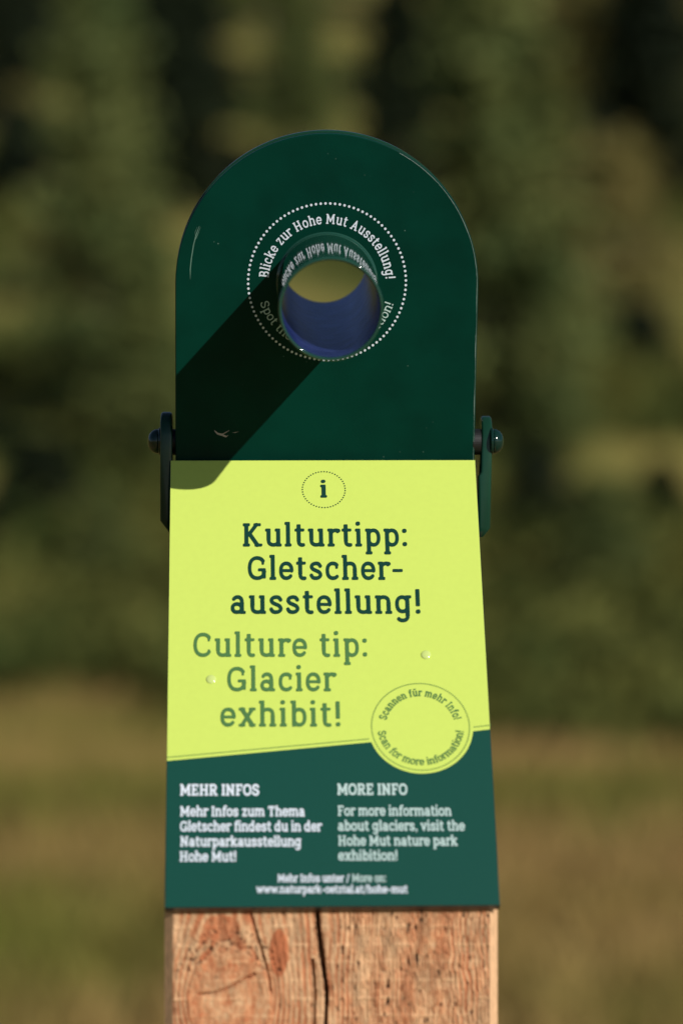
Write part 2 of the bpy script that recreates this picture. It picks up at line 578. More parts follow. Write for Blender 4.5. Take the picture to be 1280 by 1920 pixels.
tag(mk('meadow_grass', V, Fc, M['grass'], origin=(0, 12, 0)), 'dry tan and olive grass growing on the meadow behind the post', 'grass', kind='stuff')

# dwarf shrubs creeping over the foot of the slope
M['shrub'] = leafmat('dwarf_shrub', (.038, .066, .014), (.18, .18, .042), .45)
V, Fc = [], []
def quad(V, Fc, c, s, nv=None):
    a = Vector((random.gauss(0, 1), random.gauss(0, 1), random.gauss(0, 1))).normalized()
    b = a.orthogonal().normalized()
    b = (b * math.cos(1) + a.cross(b) * math.sin(1)).normalized()
    k = len(V)
    for p, q in ((-1, -.5), (1, -.35), (.8, .5), (-.7, .4)):
        V.append(tuple(c + a * (p * s) + b * (q * s)))
    Fc.append([k, k + 1, k + 2, k + 3])
n = 0
while n < 1150:
    y = 14.5 + 47 * random.random() ** 1.25
    x = random.uniform(-1, 1) * (1.5 + y * .16)
    dens = noise.noise(Vector((x * .22, y * .16, 9.3)))
    if dens < (-.22 + max(0, 21 - y) * .035 if y < 30 else .06): continue
    n += 1
    z = terr(x, y)
    fade = min(1, max(.3, (y - 13) / 10))
    rr, hh = random.uniform(.3, .8) * fade, random.uniform(.25, .75) * fade
    for q in range(46):
        t = random.random() * 6.283
        r0 = rr * math.sqrt(random.random())
        quad(V, Fc, Vector((x + math.cos(t) * r0, y + math.sin(t) * r0, z + hh * random.random() * math.sqrt(max(0, 1 - (r0 / rr) ** 2)) + .03)), random.uniform(.05, .12))
tag(mk('undergrowth', V, Fc, M['shrub'], origin=(0, 40, 0)), 'low dark green dwarf shrubs covering the foot of the slope', 'undergrowth', kind='stuff')

# ------------------------------------------------------------------ trees
M['needle_dark'] = leafmat('pine_needles', (.007, .014, .006), (.022, .034, .012), .9)  # near-black: deep shade in the crowns is put into the needle colour
M['needle_mid'] = leafmat('spruce_needles', (.060, .092, .025), (.18, .20, .058), .9)
M['needle_olive'] = leafmat('larch_needles', (.17, .16, .045), (.32, .265, .09), .9)
m = M['bark'] = mat('bark', (.09, .06, .04), .9)
L(m, noise_mix(m, (.05, .035, .025), (.15, .105, .075), 6, sc=(1, 1, .2)), base_in(m))

def make_tree(h, rad, needle, loose, seed, big=1.0):
    random.seed(seed)
    V, Fc = [], []
    # trunk
    TV, TF = [], []
    K, S = 9, 12
    cx = [0.0] * (S + 1); cy = [0.0] * (S + 1)
    for i in range(1, S + 1):
        cx[i] = cx[i - 1] + random.gauss(0, .025) * h / 8
        cy[i] = cy[i - 1] + random.gauss(0, .025) * h / 8
    for i in range(S + 1):
        r = .028 * h * (1 - i / S) ** .8 * .8 + .012
        if i == 0: r *= 1.5
        for k in range(K):
            a = 2 * math.pi * k / K
            TV.append((cx[i] + r * math.cos(a), cy[i] + r * math.sin(a), h * .97 * i / S - (.35 if i == 0 else 0)))
    for i in range(S):
        for k in range(K):
            TF.append([i * K + k, i * K + (k + 1) % K, (i + 1) * K + (k + 1) % K, (i + 1) * K + k])
    nb = int(120 * loose)
    for b in range(nb):
        t = random.random() ** .85 * .9 + .08
        z0 = h * t
        Lb = rad * (1.08 - t) ** .75 * random.uniform(.62, 1.15)
        if t < .16: Lb *= .75
        a = random.uniform(0, 6.283)
        sgx = min(S, int(t * S))
        droop = random.uniform(-.25, .15)
        d = Vector((math.cos(a), math.sin(a), droop))
        o = Vector((cx[sgx], cy[sgx], z0))
        # limb
        k = len(TV)
        pr = Vector((-math.sin(a), math.cos(a), 0)) * .02
        e = o + d * Lb * .9
        for q in (o - pr, o + pr, o + Vector((0, 0, .04)), e):
            TV.append(tuple(q))
        TF += [[k, k + 1, k + 3], [k + 1, k + 2, k + 3], [k + 2, k, k + 3]]
        for q in range(26):
            s = random.uniform(.18, 1.0)
            c = o + d * (Lb * s) + Vector((random.gauss(0, 1), random.gauss(0, 1), random.gauss(-.35, .7))) * (.075 * rad + .05) * (1.3 - .5 * s)
            quad(V, Fc, c, random.uniform(.045, .10) * (.6 + rad * .35) * big)
    tb = bpy.data.meshes.new('trunk'); tb.from_pydata(TV, [], TF); tb.materials.append(M['bark'])
    cb = bpy.data.meshes.new('crown'); cb.from_pydata(V, [], Fc); cb.materials.append(needle)
    return tb, cb, h
random.seed(3)
protos = {
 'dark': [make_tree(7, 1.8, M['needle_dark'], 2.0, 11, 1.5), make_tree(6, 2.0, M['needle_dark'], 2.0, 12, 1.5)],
 'mid': [make_tree(7.5, 1.7, M['needle_mid'], 1.6, 21, 1.35), make_tree(5.5, 1.7, M['needle_mid'], 1.6, 22, 1.35)],
 'olive': [make_tree(6, 1.8, M['needle_olive'], 1.0, 31), make_tree(4, 1.5, M['needle_olive'], 1.1, 32)],
}
def dist_for(x, y):
    """how far away the slope lies along a sight line (photo pixels)"""
    tx, tz = (x - 640) / F_PX, (960 - y) / F_PX
    d = 6.0
    while d < 180 and CAM_H + tz * d > terr(tx * d, d): d += .1
    return d
def tree(x, y, hpx, kind, var, label, group=None, wide=1.0, seed=0):
    """x, y = the foot as seen in the photograph; hpx = its height there"""
    d = dist_for(x, y)
    X = (x - 640) / F_PX * d
    h = hpx / F_PX * d
    tb, cb, h0 = protos[kind][var]
    s = h / h0
    name = {'dark': 'pine_tree', 'mid': 'spruce_tree', 'olive': 'larch_tree'}[kind]
    o = bpy.data.objects.new(name, None)
    COL.objects.link(o)
    o.location = (X, d, terr(X, d))
    rnd = random.Random(seed + x * 7 + y)
    o.rotation_euler = (0, 0, rnd.uniform(0, 6.28))
    o.scale = (s * wide, s * wide, s)
    tag(o, label, 'tree', group)
    for nm, me in (('trunk', tb), ('crown', cb)):
        c = bpy.data.objects.new(nm, me)
        COL.objects.link(c)
        c.parent = o
    return o
TREES = [
 # x, foot y, height, kind, variant, width factor, label
 (185, 800, 960, 'mid', 0, .85, 'tall grey-green conifer rising on the left, between the dark pine and the left edge'),
 (335, 400, 480, 'dark', 1, 1.25, 'very dark pine behind the rounded head, upper left of it'),
 (265, 900, 470, 'mid', 1, 1.0, 'bushy green conifer just left of the signpost head'),
 (925, 850, 1000, 'mid', 0, 1.1, 'tall olive-green conifer right behind the head, tallest on its right'),
 (745, 430, 470, 'dark', 1, .75, 'dark pine showing above the top of the rounded head'),
 (1215, 400, 520, 'dark', 0, 1.45, 'large dark pine at the upper right edge'),
 (1150, 620, 370, 'olive', 1, 1.5, 'broad sunlit tan-olive larch at the right edge, below the dark pine'),
 (30, 400, 210, 'dark', 1, 1.6, 'low dark pine at the left edge, level with the head top'),
 (70, 150, 260, 'dark', 1, 1.2, 'dark pine in the upper left corner'),
 (1035, 880, 420, 'mid', 1, .9, 'small green conifer at the right foot of the tall olive one'),
 (560, 300, 400, 'mid', 1, .8, 'pale green conifer high above the head, left of the dark pine'),
 (1190, 700, 130, 'dark', 1, 2.6, 'low dark spreading pine under the tan larch on the right'),
 (70, 1010, 190, 'dark', 1, 2.0, 'low dark spreading pine at the left edge, level with the sign top'),
 (1130, 1150, 260, 'mid', 1, 1.8, 'wide low green bush-like conifer right of the sign'),
 (200, 1120, 200, 'mid', 1, 1.5, 'wide low green bush-like conifer left of the sign'),
 (115, 560, 230, 'olive', 1, 1.3, 'small tan-olive larch at the left, behind the tall grey-green conifer'),
 (40, 330, 170, 'olive', 0, 1.6, 'small olive larch at the upper left edge, below the corner pine'),
 (1000, 1010, 170, 'dark', 1, 1.9, 'small dark pine close behind the right bolt'),
 (1240, 980, 120, 'dark', 1, 2.0, 'low dark pine at the right edge beside the green bush-like conifer'),
]
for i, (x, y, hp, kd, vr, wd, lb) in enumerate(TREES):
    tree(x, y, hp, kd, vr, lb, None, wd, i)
rn = random.Random(5)
for i in range(26):
    x = rn.uniform(-500, 1780); y = rn.uniform(20, 240)
    if 460 < x < 700 and y > 120: continue
    kd = rn.choice(['dark', 'dark', 'dark', 'mid', 'mid', 'olive'])
    d = dist_for(x, y)
    nm = {'dark': ('dark blurred pine standing high on the slope among the others', 'dark pines high on the slope'),
          'mid': ('green blurred spruce standing high on the slope among the others', 'green spruces high on the slope'),
          'olive': ('olive blurred larch standing high on the slope among the others', 'olive larches high on the slope')}[kd]
    tree(x, y, rn.uniform(5, 8.5) / d * F_PX, kd, rn.randrange(2), nm[0], nm[1], rn.uniform(.85, 1.15), 100 + i)

# ------------------------------------------------------------------ the information post
foot_xy = POST(0, 0, -50)
root = empty('information_post', (foot_xy[0], foot_xy[1], terr(foot_xy[0], foot_xy[1])))
tag(root, 'wooden post with sloping yellow info sign and dark green round-topped sighting head', 'signpost')

# --- wooden post: sawn larch, front face a fine relief of grain, saw marks, cracks and a knot
def post_front_fields(U, Vv):
    """U across, Vv up (mm, in the post's frame): relief depth and grain colour"""
    def fbm(x, y, z, o=3):
        s = 0; a = 1
        for k in range(o):
            s += a * noise.noise(Vector((x, y, z + 7 * k))); x *= 2.1; y *= 2.1; a *= .5
        return s
    sv = Vv + .5 * noise.noise(Vector((U * .09, Vv * .02, 2))) + 2.2 * noise.noise(Vector((0, Vv * .085, 4)))
    step0 = math.floor(sv / 5.3)
    kx, ky, kr = -30.5, -146.5, 12.5
    dx, dy = U - kx, (Vv - ky) * .78
    rho = math.hypot(dx, dy) + 1e-6
    wob = fbm(U * .07, Vv * .03, 0) * 1.3
    if rho > kr:
        phi = dx * (1 - .93 * kr * kr / (rho * rho)) if U < 14 else dx
        inside = 0
    else:
        phi = rho * .35
        inside = 1
    blend = min(1, max(0, (U - 2) / 16))
    phi = phi * (1 - blend) + dx * blend + wob
    phi += blend * (noise.noise(Vector((step0 * 3.7, 1.3, .5))) * 1.5 + .5 * noise.noise(Vector((U * .3, Vv * .2, 71))))
    pitch = 2.3 if U < 0 else 2.0 - .7 * min(1, max(0, (U - 5) / 30))
    ring = .5 + .5 * math.sin(2 * math.pi * phi / pitch + fbm(U * .25, Vv * .1, 5) * 1.6)
    ring = ring ** 1.2
    # horizontal saw marks, one every few millimetres, each a bright lip
    sv = Vv + .5 * noise.noise(Vector((U * .09, Vv * .02, 2))) + 2.2 * noise.noise(Vector((0, Vv * .085, 4)))
    saw = (sv / 5.3) % 1.0
    sawline = math.exp(-((saw - .5) / .07) ** 2) * max(0, .3 + 1.3 * noise.noise(Vector((U * .16, Vv * .2, 6))))
    step = math.floor(sv / 5.3)
    fine = fbm(U * 1.1, Vv * .28, 8 + step * 3.3)
    rough = fbm(U * .8, Vv * .8, 20)
    patch = fbm(U * .16, Vv * .035, 30)
    side = min(1, max(0, (U - 1) / 5))
    hgt = -(.2 + .12 * side) * ring + .3 * sawline + (.14 + .2 * side) * fine * (0.5 if inside else 1) + .1 * rough
    red = max(0, min(1, .08 + .85 * ring * (.65 + 1.3 * patch) + .4 * fine - .8 * max(0, sawline)))
    red = max(0, min(1, min(.9, .42 + (red - .42) * 1.15)))
    if inside:
        red = .30 + .38 * ring + .35 * rough - .3 * max(0, sawline) + .3 * fine
        hgt += .25
    edge = math.exp(-((rho - kr) / 1.3) ** 2)
    red += .45 * edge * (.5 + .5 * noise.noise(Vector((U * .3, Vv * .3, 1))))
    light = .6 + .1 * inside + .7 * fbm(U * .35, Vv * .09, 44) + .7 * max(0, sawline)
    pit = fbm(U * .8, Vv * .22, 60 + step)
    dark = max(0, min(1, (pit - .5) / .14)) if U > 0 else max(0, min(1, (pit - .72) / .14)) * .6
    if rho > kr - 1 and rho < kr + 5 and abs(dy) > 7: dark = max(dark, min(1, max(0, fbm(U * .9, Vv * .9, 90) * 1.7 - .2)))
    hgt -= .6 * dark
    # resin patch, right of the knot
    rp = math.hypot((U + 15.8 + .0 * Vv) / 2.6, (Vv + 129 + 3) / 6.5)
    if rp < 1.1: red = max(red, 1.0); 
    # lumps of torn fibre above and below the knot
    tf = math.hypot((U + 33) / 5.5, (Vv + 124.5) / 4)
    if tf < 1: red = max(red, .85 + .3 * rough); hgt -= .4 * (1 - tf)
    # cracks: (points, half width)
    crack = 0
    for pts, hw, dep in CR:
        for (xa, ya), (xb, yb) in zip(pts, pts[1:]):
            if min(ya, yb) - 1 < Vv < max(ya, yb) + 1 or abs(xb - xa) > 8:
                ex, ey = xb - xa, yb - ya
                t = max(0, min(1, ((U - xa) * ex + (Vv - ya) * ey) / (ex * ex + ey * ey)))
                dd = math.hypot(U - xa - t * ex, Vv - ya - t * ey) + .12 * rough
                wq = hw * (.62 + .8 * noise.noise(Vector((0, Vv * .13, 3 + hw))) + .15 * noise.noise(Vector((0, Vv * .9, 3)))) * min(1, max(.25, (Vv + 172) / 12 if hw < .2 else 1))
                if dd < wq + .35:
                    crack = max(crack, min(1, (wq + .35 - dd) / .35) * dep)
    hgt -= crack
    return hgt, red, light, dark, inside
def pp(x, y): return POST.pix(x, y)
CR = [
 ([pp(594, 1690), pp(597, 1740), pp(606, 1810), pp(613, 1860), pp(611, 1920), pp(606, 2200), (-4, -420)], .8, 9.0),
 ([pp(470, 1712), pp(481, 1750), pp(496, 1800), pp(505, 1835), pp(507, 1860)], .17, 1.6),
 ([pp(586, 1800), pp(591, 1860), pp(590, 1925), pp(585, 2100)], .35, 3.0),
 ([pp(372, 1865), pp(402, 1862), pp(430, 1851), pp(452, 1838), pp(478, 1826)], .17, 1.6),
]
Vbot = (terr(foot_xy[0], foot_xy[1]) - CAM_H) * 1000 - 300
HW = 50.0; CHM = 2.6
Vtop_front = SIGN.o[1] - 134.8 - 1.5
cols = np.concatenate([np.arange(-HW + CHM, HW - CHM, .30), [HW - CHM]])
rows = np.concatenate([np.arange(Vtop_front, -190, -.45), np.arange(-190, -330, -2.5), np.linspace(-330, Vbot, 26)])
V, Fc, att = [], [], []
nc = len(cols)
for vv in rows:
    for u in cols:
        h, red, light, dark, ins = post_front_fields(float(u), float(vv))
        if vv == rows[0]: h = 0
        V.append(POST(u, vv, h))
        att.append((red, light, dark))
for j in range(len(rows) - 1):
    for i in range(nc - 1):
        Fc.append([j * nc + i, (j + 1) * nc + i, (j + 1) * nc + i + 1, j * nc + i + 1])
# chamfers, sides, back and the sloping top
DEP = 98.0
SLz = lambda n: Vtop_front + (-n) * (134.8 / 85.0)          # the cut under the sign
FLAT_N = -66.0
Yflat = SLz(FLAT_N)
def shell(outline_fn):
    pass
k0 = len(V)
prof = [(-HW + CHM, 0), (-HW, -CHM), (-HW, -DEP), (HW, -DEP), (HW, -CHM), (HW - CHM, 0)]
ringrows = []
zr = [Vbot, -330, -200]
# side columns: straight pieces subdivided in depth for the sloping cut
path = [(-HW + CHM, 0), (-HW, -CHM)] + [(-HW, -CHM - (FLAT_N * -1 - CHM) * t) for t in (.33, .66, 1)] + [(-HW, -DEP), (HW, -DEP)] + \
       [(HW, -CHM - (FLAT_N * -1 - CHM) * t) for t in (1, .66, .33)] + [(HW, -CHM), (HW - CHM, 0)]
def ytop(n): return min(SLz(n), Yflat)
for lv in range(4):
    ringrows.append(len(V))
    for (u, n_) in path:
        yy = [Vbot, -330, -200][lv] if lv < 3 else ytop(n_)
        V.append(POST(u, yy, n_)); att.append((0, 1.25, 0))  # pale grain colour carries the sunlit brightness of the chamfer
for a in range(3):
    for i in range(len(path) - 1):
        A, B = ringrows[a], ringrows[a + 1]
        Fc.append([A + i, B + i, B + i + 1, A + i + 1])
t0 = ringrows[3]; n_ = len(path)
for i in range(n_ // 2 - 1):
    Fc.append([t0 + i, t0 + i + 1, t0 + n_ - 2 - i, t0 + n_ - 1 - i])
m = M['wood'] = mat('sawn_larch', (.5, .3, .18), .8, spec=.2)
at = N(m, 'ShaderNodeAttribute', attribute_name='grain')
sp = N(m, 'ShaderNodeSeparateColor')
L(m, at.outputs['Color'], sp.inputs[0])
v = coords(m, (1, 1, .22))
fn = N(m, 'ShaderNodeTexNoise'); fn.inputs['Scale'].default_value = 1500; fn.inputs['Detail'].default_value = 4
L(m, v, fn.inputs['Vector'])
rp = N(m, 'ShaderNodeValToRGB')
rp.color_ramp.elements[0].position = 0; rp.color_ramp.elements[0].color = (.60, .365, .20, 1)
rp.color_ramp.elements[1].position = 1; rp.color_ramp.elements[1].color = (.44, .145, .062, 1)
e = rp.color_ramp.elements.new(.5); e.color = (.53, .255, .125, 1)
L(m, sp.outputs[0], rp.inputs['Fac'])
mr = N(m, 'ShaderNodeMapRange'); mr.inputs['To Min'].default_value = .72; mr.inputs['To Max'].default_value = 1.2
L(m, sp.outputs[1], mr.inputs['Value'])
mr2 = N(m, 'ShaderNodeMapRange'); mr2.inputs['From Min'].default_value = .3; mr2.inputs['From Max'].default_value = .7
mr2.inputs['To Min'].default_value = .82; mr2.inputs['To Max'].default_value = 1.15
L(m, fn.outputs['Fac'], mr2.inputs['Value'])
mu = N(m, 'ShaderNodeMath', operation='MULTIPLY'); L(m, mr.outputs[0], mu.inputs[0]); L(m, mr2.outputs[0], mu.inputs[1])
vm = N(m, 'ShaderNodeVectorMath', operation='SCALE'); L(m, rp.outputs[0], vm.inputs[0]); L(m, mu.outputs[0], vm.inputs['Scale'])
mx = N(m, 'ShaderNodeMix', data_type='RGBA'); mx.inputs[7].default_value = (.05, .025, .015, 1)
L(m, sp.outputs[2], mx.inputs[0]); L(m, vm.outputs[0], mx.inputs[6]); L(m, mx.outputs[2], base_in(m))
bp = N(m, 'ShaderNodeBump'); bp.inputs['Strength'].default_value = .35; bp.inputs['Distance'].default_value = .0004
L(m, fn.outputs['Fac'], bp.inputs['Height']); L(m, bp.outputs[0], m.node_tree.nodes['Principled BSDF'].inputs['Normal'])
po = mk('wooden_post', V, Fc, m, root)
ca = po.data.color_attributes.new('grain', 'FLOAT_COLOR', 'POINT')
ca.data.foreach_set('color', np.array([(r, l, d, 1) for r, l, d in att], dtype=np.float32).ravel())

# --- bracket: a U of flat bar on the post top, two lugs, two bolts
LF = Frame((-5.2, 0, -942.5), px_, (0, 1, 0), pz_)
def Xl(x, Z=934.5): return (x - 640) / F_PX * Z
def Yl(y, Z=934.5): return (960 - y) / F_PX * Z
def loc_u(x): return Xl(x) + 5.2
# front silhouettes: (height, inner u, outer u)
lug_l = [(Yl(1000), loc_u(322), loc_u(317)), (Yl(976), loc_u(322), loc_u(299)), (Yl(850), loc_u(322), loc_u(299)), (Yl(790), loc_u(322), loc_u(299.5)), (Yl(771), loc_u(321.5), loc_u(300))]
lug_r = [(Yl(1007), loc_u(894), loc_u(905)), (Yl(990), loc_u(894), loc_u(918.5)), (Yl(893), loc_u(894.5), loc_u(920)), (Yl(885), loc_u(900), loc_u(920.5)), (Yl(800), loc_u(902), loc_u(922.5)), (Yl(778), loc_u(903), loc_u(923))]
def lug(sil):
    top, bot = sil[-1][0], sil[0][0]
    rr = 8.0
    side = [(rr * math.cos(R(a)), top - rr + rr * math.sin(R(a))) for a in range(0, 181, 12)]
    mids = [q[0] for q in sil[1:-1] if q[0] < top - rr - .5]
    side += [(-rr, y) for y in mids[::-1]] + [(-rr, bot), (rr, bot)] + [(rr, y) for y in mids]
    bm = bmesh.new()
    f = bm.faces.new([bm.verts.new((p[0], p[1], 0)) for p in side])
    r = bmesh.ops.extrude_face_region(bm, geom=[f])
    for v in r['geom']:
        if isinstance(v, bmesh.types.BMVert): v.co.z = 4
    bmesh.ops.recalc_face_normals(bm, faces=bm.faces)
    bmesh.ops.bevel(bm, geom=[e for e in bm.edges if abs(e.verts[0].co.z - e.verts[1].co.z) < 1e-6], offset=.95, segments=4, profile=.5, affect='EDGES', clamp_overlap=True)
    bm.verts.index_update()
    V, Fc = bm_out(bm); bm.free()
    O = []
    hs = [q[0] for q in sil]
    for (n_, y, t) in V:
        iu = float(np.interp(y, hs, [q[1] for q in sil])); ou = float(np.interp(y, hs, [q[2] for q in sil]))
        wob = .12 * noise.noise(Vector((y * .25, n_ * .2, iu)))
        O.append((iu + (ou - iu) * t / 4 + wob, y, n_))
    return O, Fc
basepl = prism([(loc_u(322) + .02, Yflat + .05), (loc_u(894) - .02, Yflat + .05), (loc_u(894) - .02, Yflat + 3), (loc_u(322) + .02, Yflat + 3)], -8, 8, .3, 1)
br = mk('bracket', *put(LF, basepl), M['lug'], root)
for pl in (lug_l, lug_r):
    mk('bracket_lug', *put(LF, lug(pl)), M['lug'], br, smooth=True)
AX = Frame((0, 0, 0), (0, 1, 0), pz_, px_)   # axis along the post's width
def bolt(xc, side):
    Zb = -940.0
    o = np.array([Xl(xc), Yl(827), Zb + 1])
    fr = Frame(o, (0, 1, 0), -side * pz_, side * px_)
    prof = [(0.02, 3.6), (1.4, 3.45), (2.6, 2.95), (3.5, 2.1), (4.0, 1.1), (4.1, .5), (3.9, .05), (3.2, 0)]
    mk('bolt', *put(fr, lathe(prof, 36)), M['bolt'], br, smooth=True)
    wsh = [(0.5, 0.9), (4.3, .9), (4.6, .7), (4.6, .1), (4.3, 0), (0.5, 0)]
    fr2 = Frame(o - side * px_ * .85, (0, 1, 0), -side * pz_, side * px_)
    mk('washer', *put(fr2, lathe(wsh, 36)), M['bolt'], br)
bolt(296, -1)
bolt(924.5, 1)
def spacer(x0, x1):
    o = np.array([Xl(x0), Yl(828), -940.0])
    fr = Frame(o, (0, 1, 0), -pz_, px_)
    wd = Xl(x1) - Xl(x0)
    mk('spacer', *put(fr, lathe([(.5, 0), (4.3, 0), (4.3, wd), (.5, wd)], 36)), M['black'], br)
spacer(322.3, 329.5)
spacer(886, 901.5)

# --- viewing head: two round-topped plates with a closed rim between
HR, HB = 49.1, -74.0
def holed(r, hb, n0, n1, bev, rh=15.6, K=160):
    """round-topped plate with a round hole for the tube"""
    angs = [2 * math.pi * i / K for i in range(K)]
    c1, c2 = math.atan2(hb, r), math.atan2(hb, -r)
    for c in (c1, c2):
        c %= 2 * math.pi
        k = min(range(K), key=lambda i: abs(angs[i] - c))
        angs[k] = c
    def out(a, rr, hh):
        cx, sx_ = math.cos(a), math.sin(a)
        if sx_ >= 0: return (rr * cx, rr * sx_)
        t = min(rr / abs(cx) if abs(cx) > 1e-9 else 1e9, abs(hh) / abs(sx_) if abs(sx_) > 1e-9 else 1e9)
        return (t * cx, t * sx_)
    V, Fc = [], []
    for a in angs:
        ou, oi = out(a, r, hb), out(a, r - bev, hb + bev)
        h = (rh * math.cos(a), rh * math.sin(a))
        ou, oi = (ou[0], ou[1] - .9), (oi[0], oi[1] - .9)
        V += [(h[0], h[1], n1), (oi[0], oi[1], n1), (ou[0] * .3 + oi[0] * .7, ou[1] * .3 + oi[1] * .7, n1 - bev * .04), (ou[0] * .75 + oi[0] * .25, ou[1] * .75 + oi[1] * .25, n1 - bev * .4),
              (ou[0], ou[1], n1 - bev), (ou[0], ou[1], n0 + bev), (oi[0], oi[1], n0), (h[0], h[1], n0)]
    for i in range(K):
        j = (i + 1) % K
        for k in range(8):
            l = (k + 1) % 8
            Fc.append([i * 8 + k, i * 8 + l, j * 8 + l, j * 8 + k])
    return V, Fc
def headpoly(r, hb, k=72):
    return [(-r + .6, hb), ] + [(r - .6, hb)] + [(r, 0)] + [(r * math.cos(math.pi * i / k), r * math.sin(math.pi * i / k)) for i in range(1, k)] + [(-r, 0)]
hd = mk('viewing_head', *put(HEAD, holed(HR, HB, -2.2, 0, .4)), M['green'], root)
mk('rim_band', *put(HEAD, holed(HR - .9, HB + 1, -9.5, -2.25, .05)), M['lug'], hd)
mk('rear_plate', *put(HEAD, holed(HR + .15, HB, -12.5, -9.55, .6)), M['lug'], hd)
HN = 160
tl = 58.0
ro, ri = 16.0, 15.0
tube = [(ri + .05, -58), (ri + .3, -58.3), (ro - .3, -58.3), (ro, -58), (ro, -57.8), (ro, -57.5), (ro, 0), (ro, tl - 1.0), (ro, tl - .7), (ro, tl - .45), (ro - .13, tl - .13), (ro - .45, tl), (ri + .45, tl), (ri + .1, tl - .15), (ri, tl - .5), (ri, tl - 1.2)]
mk('sighting_tube', *put(HEAD, lathe(tube, HN)), M['tube'], hd, smooth=True)
weld = [(ro + .02, .55), (ro + .2, .4), (ro + .42, .18), (ro + .55, .03)]
mk('weld_seam', *put(HEAD, lathe([(r + 0, z) for r, z in weld], HN)), M['tube'], hd, smooth=True)
mk('tube_lining', *put(HEAD, lathe([(ri - .02, tl - 1.1), (ri - .02, 20), (ri - .02, -20), (ri - .02, -57.9)], HN)), M['lining'], hd, smooth=True)
RC = HEAD.pix(613, 529)
R0 = 147.7 / 5.78
dots(HEAD, [(RC[0] + R0 * math.cos(2 * math.pi * (i + .5) / 104), RC[1] + R0 * math.sin(2 * math.pi * (i + .5) / 104)) for i in range(104)], .42, M['white'], hd, 'dotted_ring', n=.06)
text_arc(HEAD, 'Blicke zur Hohe Mut Ausstellung!', RC[0], RC[1], 109.5 / 5.78, 176.5, 3.5, 14.2 / 5.78, M['white'], hd, True, .5, .06)
text_arc(HEAD, 'Spot the Hohe Mut exhibition!', RC[0], RC[1], 132 / 5.78, 197.5, 342.5, 13.0 / 5.78, M['whitesoft'], hd, False, -1.5, .06)
# sun glint along the right-hand bevel, painted as a pale uneven strip
def edge_glint(path, wd):
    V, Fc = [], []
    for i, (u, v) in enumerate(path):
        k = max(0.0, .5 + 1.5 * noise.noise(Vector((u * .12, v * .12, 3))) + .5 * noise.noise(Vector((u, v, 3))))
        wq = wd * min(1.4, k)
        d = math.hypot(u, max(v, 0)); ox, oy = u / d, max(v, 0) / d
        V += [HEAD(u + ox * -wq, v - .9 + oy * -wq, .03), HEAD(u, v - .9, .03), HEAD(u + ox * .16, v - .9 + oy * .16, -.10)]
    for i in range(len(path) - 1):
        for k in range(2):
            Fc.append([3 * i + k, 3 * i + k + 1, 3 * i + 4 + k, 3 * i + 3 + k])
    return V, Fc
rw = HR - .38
M['edge_glint'] = mat('painted_glint', (.18, .24, .21), .35, spec=.5)
mk('glint_strip', *edge_glint([(rw * math.cos(R(a)), rw * math.sin(R(a))) for a in np.arange(62, 0, -.6)] + [(rw, v) for v in np.arange(0, -62, -.6)], .13), M['edge_glint'], hd)
# scratches in the paint
def scratch(pts, wd, m=M['scr'], n=.04):
    V, Fc = [], []
    P = [np.array(HEAD.pix(*p)) for p in pts]
    for i, p in enumerate(P):
        d = P[min(i + 1, len(P) - 1)] - P[max(i - 1, 0)]
        d = d / (np.linalg.norm(d) + 1e-9)
        q = np.array([-d[1], d[0]]) * wd * (1 if 0 < i < len(P) - 1 else .25) * random.uniform(.6, 1.3)
        V += [HEAD(*(p - q), n), HEAD(*(p + q), n)]
    for i in range(len(P) - 1):
        Fc.append([2 * i, 2 * i + 1, 2 * i + 3, 2 * i + 2])
    return V, Fc
M['scr2'] = mat('pale_scratch', (.10, .2, .15), .6)
mk('scratch', *join(scratch([(374, 424), (368, 440), (363, 460), (359, 485), (357, 505), (357, 524)], .12),
   scratch([(376, 426), (370, 442), (365, 452), (363, 462)], .09), scratch([(370, 425), (366, 436), (367, 446)], .07)), M['scr2'], hd)
mk('scratch', *join(scratch([(402, 807), (408, 813), (416, 815), (425, 818)], .3), scratch([(414, 815), (421, 812), (430, 807)], .2, n=.045), scratch([(418, 818), (424, 819), (428, 816)], .22, n=.05),
   scratch([(436, 811), (441, 811), (448, 809)], .09), scratch([(404, 811), (414, 816)], .15, n=.055)), M['scr'], hd)

# --- the sloping sign: dark-edged panel, printed foils
sgn = mk('sign_panel', *put(SIGN, prism([(-50, -SIGN_L), (50, -SIGN_L), (50, 0), (-50, 0)], -3.0, 0, .12, 1)), M['edge'], root)
def sheet(poly, n, name, m):
    bm = bmesh.new()
    f = bm.faces.new([bm.verts.new((p[0], p[1], n)) for p in poly])
    bmesh.ops.triangulate(bm, faces=[f])
    out = bm_out(bm); bm.free()
    return mk(name, *put(SIGN, out), m, sgn)
E_ = .12
bl, bm1, br1, br2 = SIGN.pix(313, 1427), SIGN.pix(693, 1392), SIGN.pix(886, 1371.5), SIGN.pix(921, 1367.5)
sheet([(-50 + E_, -SIGN_L + E_), (50 - E_, -SIGN_L + E_), (50 - E_, -E_), (-50 + E_, -E_)], .05, 'yellow_face', M['yellow'])
# disc round the scanning field, from its measured rim
cL, cR, cT, cB = SIGN.pix(697, 1363), SIGN.pix(879, 1361), SIGN.pix(788, 1281.5), SIGN.pix(788, 1445)
qc = ((cL[0] + cR[0]) / 2, (cT[1] + cB[1]) / 2)
qr = ((cR[0] - cL[0]) / 2 + (cT[1] - cB[1]) / 2) / 2
qR = qr * 1.075
slope = (bm1[1] - bl[1]) / (bm1[0] - bl[0])
def bline(u): return bl[1] + slope * (u - bl[0])
arcpts = []
